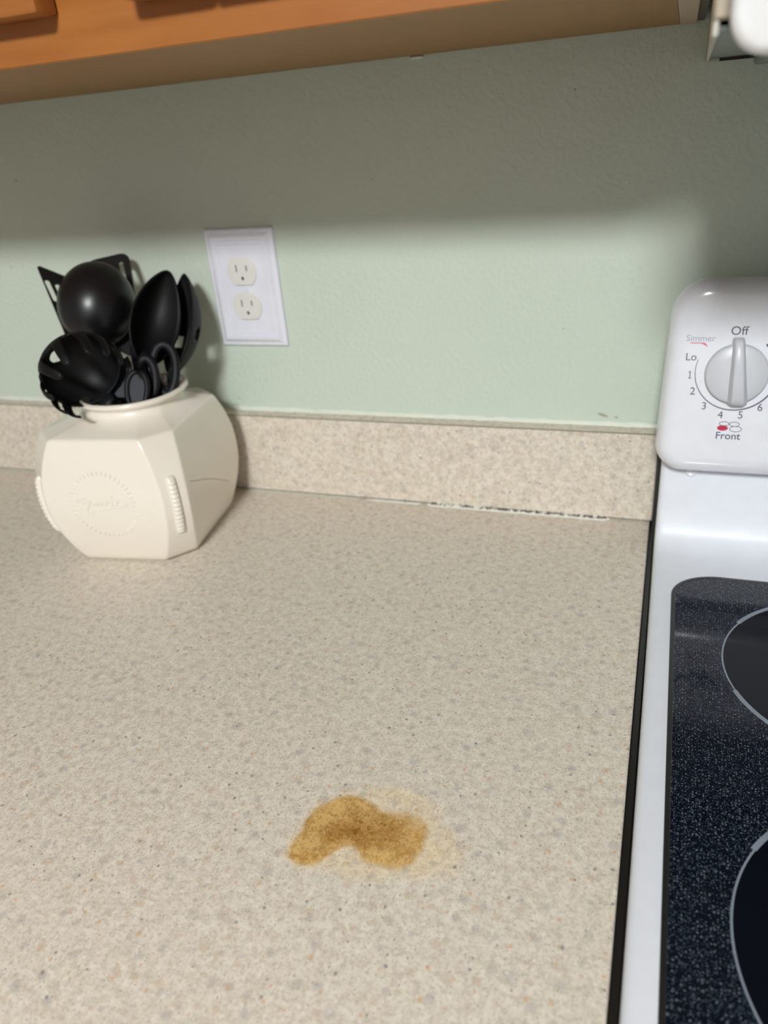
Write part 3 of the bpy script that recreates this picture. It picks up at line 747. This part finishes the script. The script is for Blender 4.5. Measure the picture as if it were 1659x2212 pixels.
# ---- slotted turners
def turner(name, label, TL, TR, neck, base, top, slots, r, low):
    TL, TR, neck, base = V(TL), V(TR), V(neck), V(base)
    t = thing(name, label, 'spatula', (base.x, base.y, base.z))
    mid = (TL + TR) / 2; b = (TR - TL); Wd = b.length; b.normalize(); a = (mid - neck); a = a - b * a.dot(b); L = a.length; a.normalize(); n = b.cross(a)
    sh = (mid - neck).dot(b)
    o = neck + b * sh * 0
    hw = Wd / 2
    pts = []
    def cr(cx, cy, a0, a1): 
        for k in range(5):
            q = math.radians(a0 + (a1 - a0) * k / 4); pts.append((cx + r * math.cos(q), cy + r * math.sin(q)))
    cr(sh + hw - r, L - r, 0, 90); cr(sh - hw + r, L - r, 90, 180)
    pts += [(sh * .30 - hw * .84, L * .17), (sh * .2 - hw * .55, L * .07), (-.006, 0), (.006, 0), (sh * .4 + hw * .55, L * .12), (sh * .65 + hw * .80, L * .30)]
    hs = []
    for k in range(slots):
        f = (k + .5) / slots * 2 - 1
        c0 = (sh * (.45 + .5 * low) + f * hw * .78, L * low); c1 = (sh * .95 + f * hw * .84, L * top); ww = .0032
        ang = math.atan2(c1[1] - c0[1], c1[0] - c0[0]); h = []
        for k2 in range(9): q = ang + math.radians(-90 + 180 * k2 / 8); h.append((c1[0] + ww * math.cos(q), c1[1] + ww * math.sin(q)))
        for k2 in range(9): q = ang + math.radians(90 + 180 * k2 / 8); h.append((c0[0] + ww * math.cos(q), c0[1] + ww * math.sin(q)))
        hs.append(h)
    put('blade', flat(pts, hs, .0022, frame(neck, b, a, n), .0005), M['nylon'], t)
    cone('handle', [neck + a * .012, neck - a * .006, neck.lerp(base, .4), base], [.007, .007, .0065, .0065], [.0025, .003, .0042, .0042], n, M['nylon2'], t)
    return t
turner('slotted_spatula', 'black slotted spatula with a pointed corner, leftmost behind the ladle', (-.6655, -.0905, .2960), (-.630, -.062, .268), (-.584, -.120, .186), (-.590, -.148, .03), .84, 4, .0022, .66)
turner('slotted_spatula', 'black slotted spatula with rounded corners, rearmost above the ladle', (-.645, -.036, .2900), (-.597, -.018, .2965), (-.562, -.0900, .196), (-.564, -.104, .03), .90, 3, .0105, .60)
# ---- spoons
def spoon(name, label, neck, tip, nrm, Wd, D, base, slots=()):
    neck, tip, base = V(neck), V(tip), V(base); a = tip - neck; L = a.length; a.normalize()
    n = V(nrm); n = (n - a * n.dot(a)).normalized(); b = a.cross(n)
    t = thing(name, label, 'spoon', (base.x, base.y, base.z))
    NS, NT_ = 48, 28
    def wid(s): return Wd / 2 * (math.sin(math.pi * min(1, max(0, s)) ** .92) ** .62) * (1 - .10 * s) if 0 < s < 1 else 0
    def P(s, u):
        w_ = wid(s) + .0004
        return neck + a * (L * s) + b * (w_ * u) + n * (-D * (1 - abs(u) ** 2.4) * math.sin(math.pi * s) ** .70)
    vs, fs = [], []
    for i in range(NS + 1):
        s = .5 - .5 * math.cos(math.pi * i / NS); s = min(.999, max(.001, s))
        for j in range(NT_ + 1): vs.append(P(s, -1 + 2 * j / NT_))
    for i in range(NS):
        s = .5 - .5 * math.cos(math.pi * (i + .5) / NS)
        for j in range(NT_):
            u = -1 + 2 * (j + .5) / NT_; X = u * wid(s)
            if any(((s - cs) * L / lh) ** 2 + ((X - cx) / lw) ** 2 < 1 for (cs, cx, lh, lw) in slots): continue
            fs.append((i * (NT_ + 1) + j, i * (NT_ + 1) + j + 1, (i + 1) * (NT_ + 1) + j + 1, (i + 1) * (NT_ + 1) + j))
    o = put('bowl', mesh(vs, fs), M['nylon_d'], t, sharp=None)
    m1 = o.modifiers.new('solid', 'SOLIDIFY'); m1.thickness = .0022; m1.offset = 0
    cone('handle', [neck + a * .010 - n * .003, neck - a * .006, neck.lerp(base, .35), base], [.0065, .0060, .0065, .0062], [.0030, .0032, .004, .004], n, M['nylon2'], t)
    return t
spoon('solid_spoon', 'black nylon solid spoon, hollow turned right, between ladle and slotted spoon', (-.527, -.124, .196), (-.5190, -.058, .2810), RX * .72 - FW * .66 + UP * .1, .060, .026, (-.527, -.110, .03))
spoon('slotted_spoon', 'black nylon slotted spoon, rightmost utensil near the outlet', (-.508, -.108, .180), (-.5175, -.035, .2735), -RX * .72 - FW * .68 + UP * .1, .060, .025, (-.508, -.106, .03),
      slots=((.42, .0, .0085, .0030), (.42, -.0095, .0085, .0030), (.42, .0095, .0085, .0030), (.40, .0190, .0090, .0032), (.40, -.0190, .0090, .0032)))
# ---- pasta server
C = V((-.5425, -.2000, .2080))
n_ = (RX * .32 - UP * .34 - FW * .88).normalized(); R = .0430
ax = (RX - n_ * RX.dot(n_)).normalized(); ay = n_.cross(ax)
if ay.dot(UP) < 0: ay = -ay
t = thing('pasta_server', 'black toothed pasta server leaning over the front left of the jar rim', 'pasta server', (-.55, -.14, .02))
def sp(th, ph, R_): return C + (ax * math.cos(ph) + ay * math.sin(ph)) * (R_ * math.sin(th)) - n_ * (R_ * math.cos(th))
TEETH = {121: (150, 0), 160: (152, 0), 190: (128, 16), 212: (116, 26), 232: (112, 24), 98: (138, -26), 76: (128, -32), 50: (116, -30), 22: (100, -18)}   # azimuth: (reach, sideways lean)
SLOTS = [(q, 3.5, lim_ - 6) for q, lim_ in ((175, 85), (201, 79), (222, 74))]
vs, fs = [], []; NP = 270; TH = [.5 + k * 1.26 for k in range(71)]
def lim(ph): return 50 + 37 * (.5 + .5 * math.cos(math.radians(ph - 138)))
for th in TH:
    for k in range(NP): vs.append(sp(math.radians(th), 2 * math.pi * k / NP, R - .0013))
for i in range(len(TH) - 1):
    for k in range(NP):
        ph = 360 * (k + .5) / NP; th = (TH[i] + TH[i + 1]) / 2
        if th > lim(ph) or ((th - 47) / 14) ** 2 + ((ph - 147) / 14) ** 2 < 1 or ((th - 52) / 7) ** 2 + ((ph - 262) / 9) ** 2 < 1: continue
        if any(abs(ph - c) < hw * min(1, math.sqrt(max(0, (th - t0) / 5))) for c, hw, t0 in SLOTS): continue
        k2 = (k + 1) % NP; fs.append((i * NP + k, i * NP + k2, (i + 1) * NP + k2, (i + 1) * NP + k))
fs.append(tuple(range(NP))[::-1])
o = put('bowl', fix(mesh(vs, fs)), M['nylon_d'], t, sharp=None)
m1 = o.modifiers.new('solid', 'SOLIDIFY'); m1.thickness = .0026; m1.offset = 0
for deg, (end, lean) in TEETH.items():
    ph = math.radians(deg)
    P = [sp(math.radians(q), ph + math.radians(lean) * (k_ / 7) ** 1.3, R - .0013) for k_, q in enumerate(np.linspace(lim(deg) - 14, end, 8))]
    A = [.0052, .0052, .0050, .0047, .0044, .0041, .0038, .0034]
    vs, fs = [], []
    # thin axis follows the sphere radius
    Pc = catmull(P, 3); rings = []
    for i, p in enumerate(Pc):
        tt = (Pc[min(i + 1, len(Pc) - 1)] - Pc[max(0, i - 1)]).normalized(); bb = (p - C).normalized(); bb = (bb - tt * bb.dot(tt)).normalized(); aa = tt.cross(bb)
        f = i / (len(Pc) - 1); wA = .0054 - .0010 * f
        if i >= len(Pc) - 3: wA *= (1, .85, .45)[i - len(Pc) + 3]
        rings.append([p + aa * (wA * math.cos(q)) + bb * (.00135 * math.sin(q)) for q in [2 * math.pi * k / 12 for k in range(12)]])
    put('tooth', fix(mesh(*loft(rings))), M['nylon_d'], t, sharp=None)
hp = sp(math.radians(66), math.radians(-62), R + .001)
cone('handle', [sp(math.radians(40), math.radians(-62), R + .0012), hp, V((-.5400, -.1640, .158)) , V((-.547, -.164, .12)), V((-.556, -.166, .03))], [.008, .010, .0075, .0065, .0065], [.0022, .003, .004, .004, .004], FW, M['nylon2'], t)
# ---- kitchen shears: two finger loops standing out of the jar
t = thing('kitchen_shears', 'black kitchen shears, two finger loops up, at the right of the rim', 'shears', (-.50, -.12, .02))
def loop(c, a, b, rot, rad, mat, ref, name='finger_loop', par=None, rt=None):
    P = []
    for k in range(40):
        q = 2 * math.pi * k / 40; x, y = a * math.cos(q), b * math.sin(q)
        x *= 1 + .18 * math.sin(q)
        P.append(V(c) + (RX * math.cos(rot) + UP * math.sin(rot)) * x + (-RX * math.sin(rot) + UP * math.cos(rot)) * y)
    vs, fs = sweep(P, rad, rt or rad, ref, 12, 1, closed=True); return put(name, fix(mesh(vs, fs)), mat, par, sharp=None)
loop((-.5067, -.1186, .1900), .0120, .0270, .10, .0048, M['nylon2'], FW, par=t, rt=.0036)
loop((-.5160, -.1385, .1870), .0085, .0205, .18, .0048, M['nylon2'], FW, par=t, rt=.0036)
cone('shank', [(-.5040, -.1260, .168), (-.504, -.130, .14), (-.498, -.134, .02)], [.006, .0065, .004], [.0035, .0035, .0015], FW, M['nylon2'], t)
cone('shank', [(-.5135, -.1425, .166), (-.512, -.144, .14), (-.508, -.148, .02)], [.006, .0065, .004], [.0035, .0035, .0015], FW, M['nylon2'], t)
# ---- peeler with a hooded oval end, and a grey scraper behind it
t = thing('peeler', 'small black handled tool with grey oval end, front of the jar', 'peeler', (-.51, -.16, .02))
loop((-.5169, -.1593, .1775), .0105, .0215, .0, .0032, M['nylon2'], FW, 'handle_rim', t, .0036)
put('handle_inlay', flat(ell(0, 0, .0085, .0190, 32), [], .003, frame(V((-.5169, -.1593, .1775)) + FW * .0005, RX, UP, -FW), .001), M['greyp'], t).__setitem__('label', 'dark grey oval inlay')
cone('handle', [(-.5165, -.1570, .162), (-.520, -.160, .13), (-.524, -.168, .02)], [.011, .009, .006], [.004, .004, .004], FW, M['nylon2'], t)
t = thing('scraper', 'dark grey flat-tipped scraper behind the peeler in the jar', 'scraper', (-.53, -.14, .02))
put('tip', flat([(-.0105, -.020), (.0110, -.020), (.0120, .000), (.0090, .0165), (.0060, .0225), (.0015, .0190), (-.0050, .0110), (-.0095, .0000)][::-1], [], .003, frame((-.5400, -.1500, .1890), RX, UP, -FW), .0008), M['greyp'], t)
cone('handle', [(-.5370, -.1450, .174), (-.535, -.144, .14), (-.540, -.150, .02)], [.008, .006, .005], [.003, .004, .004], FW, M['greyp'], t)
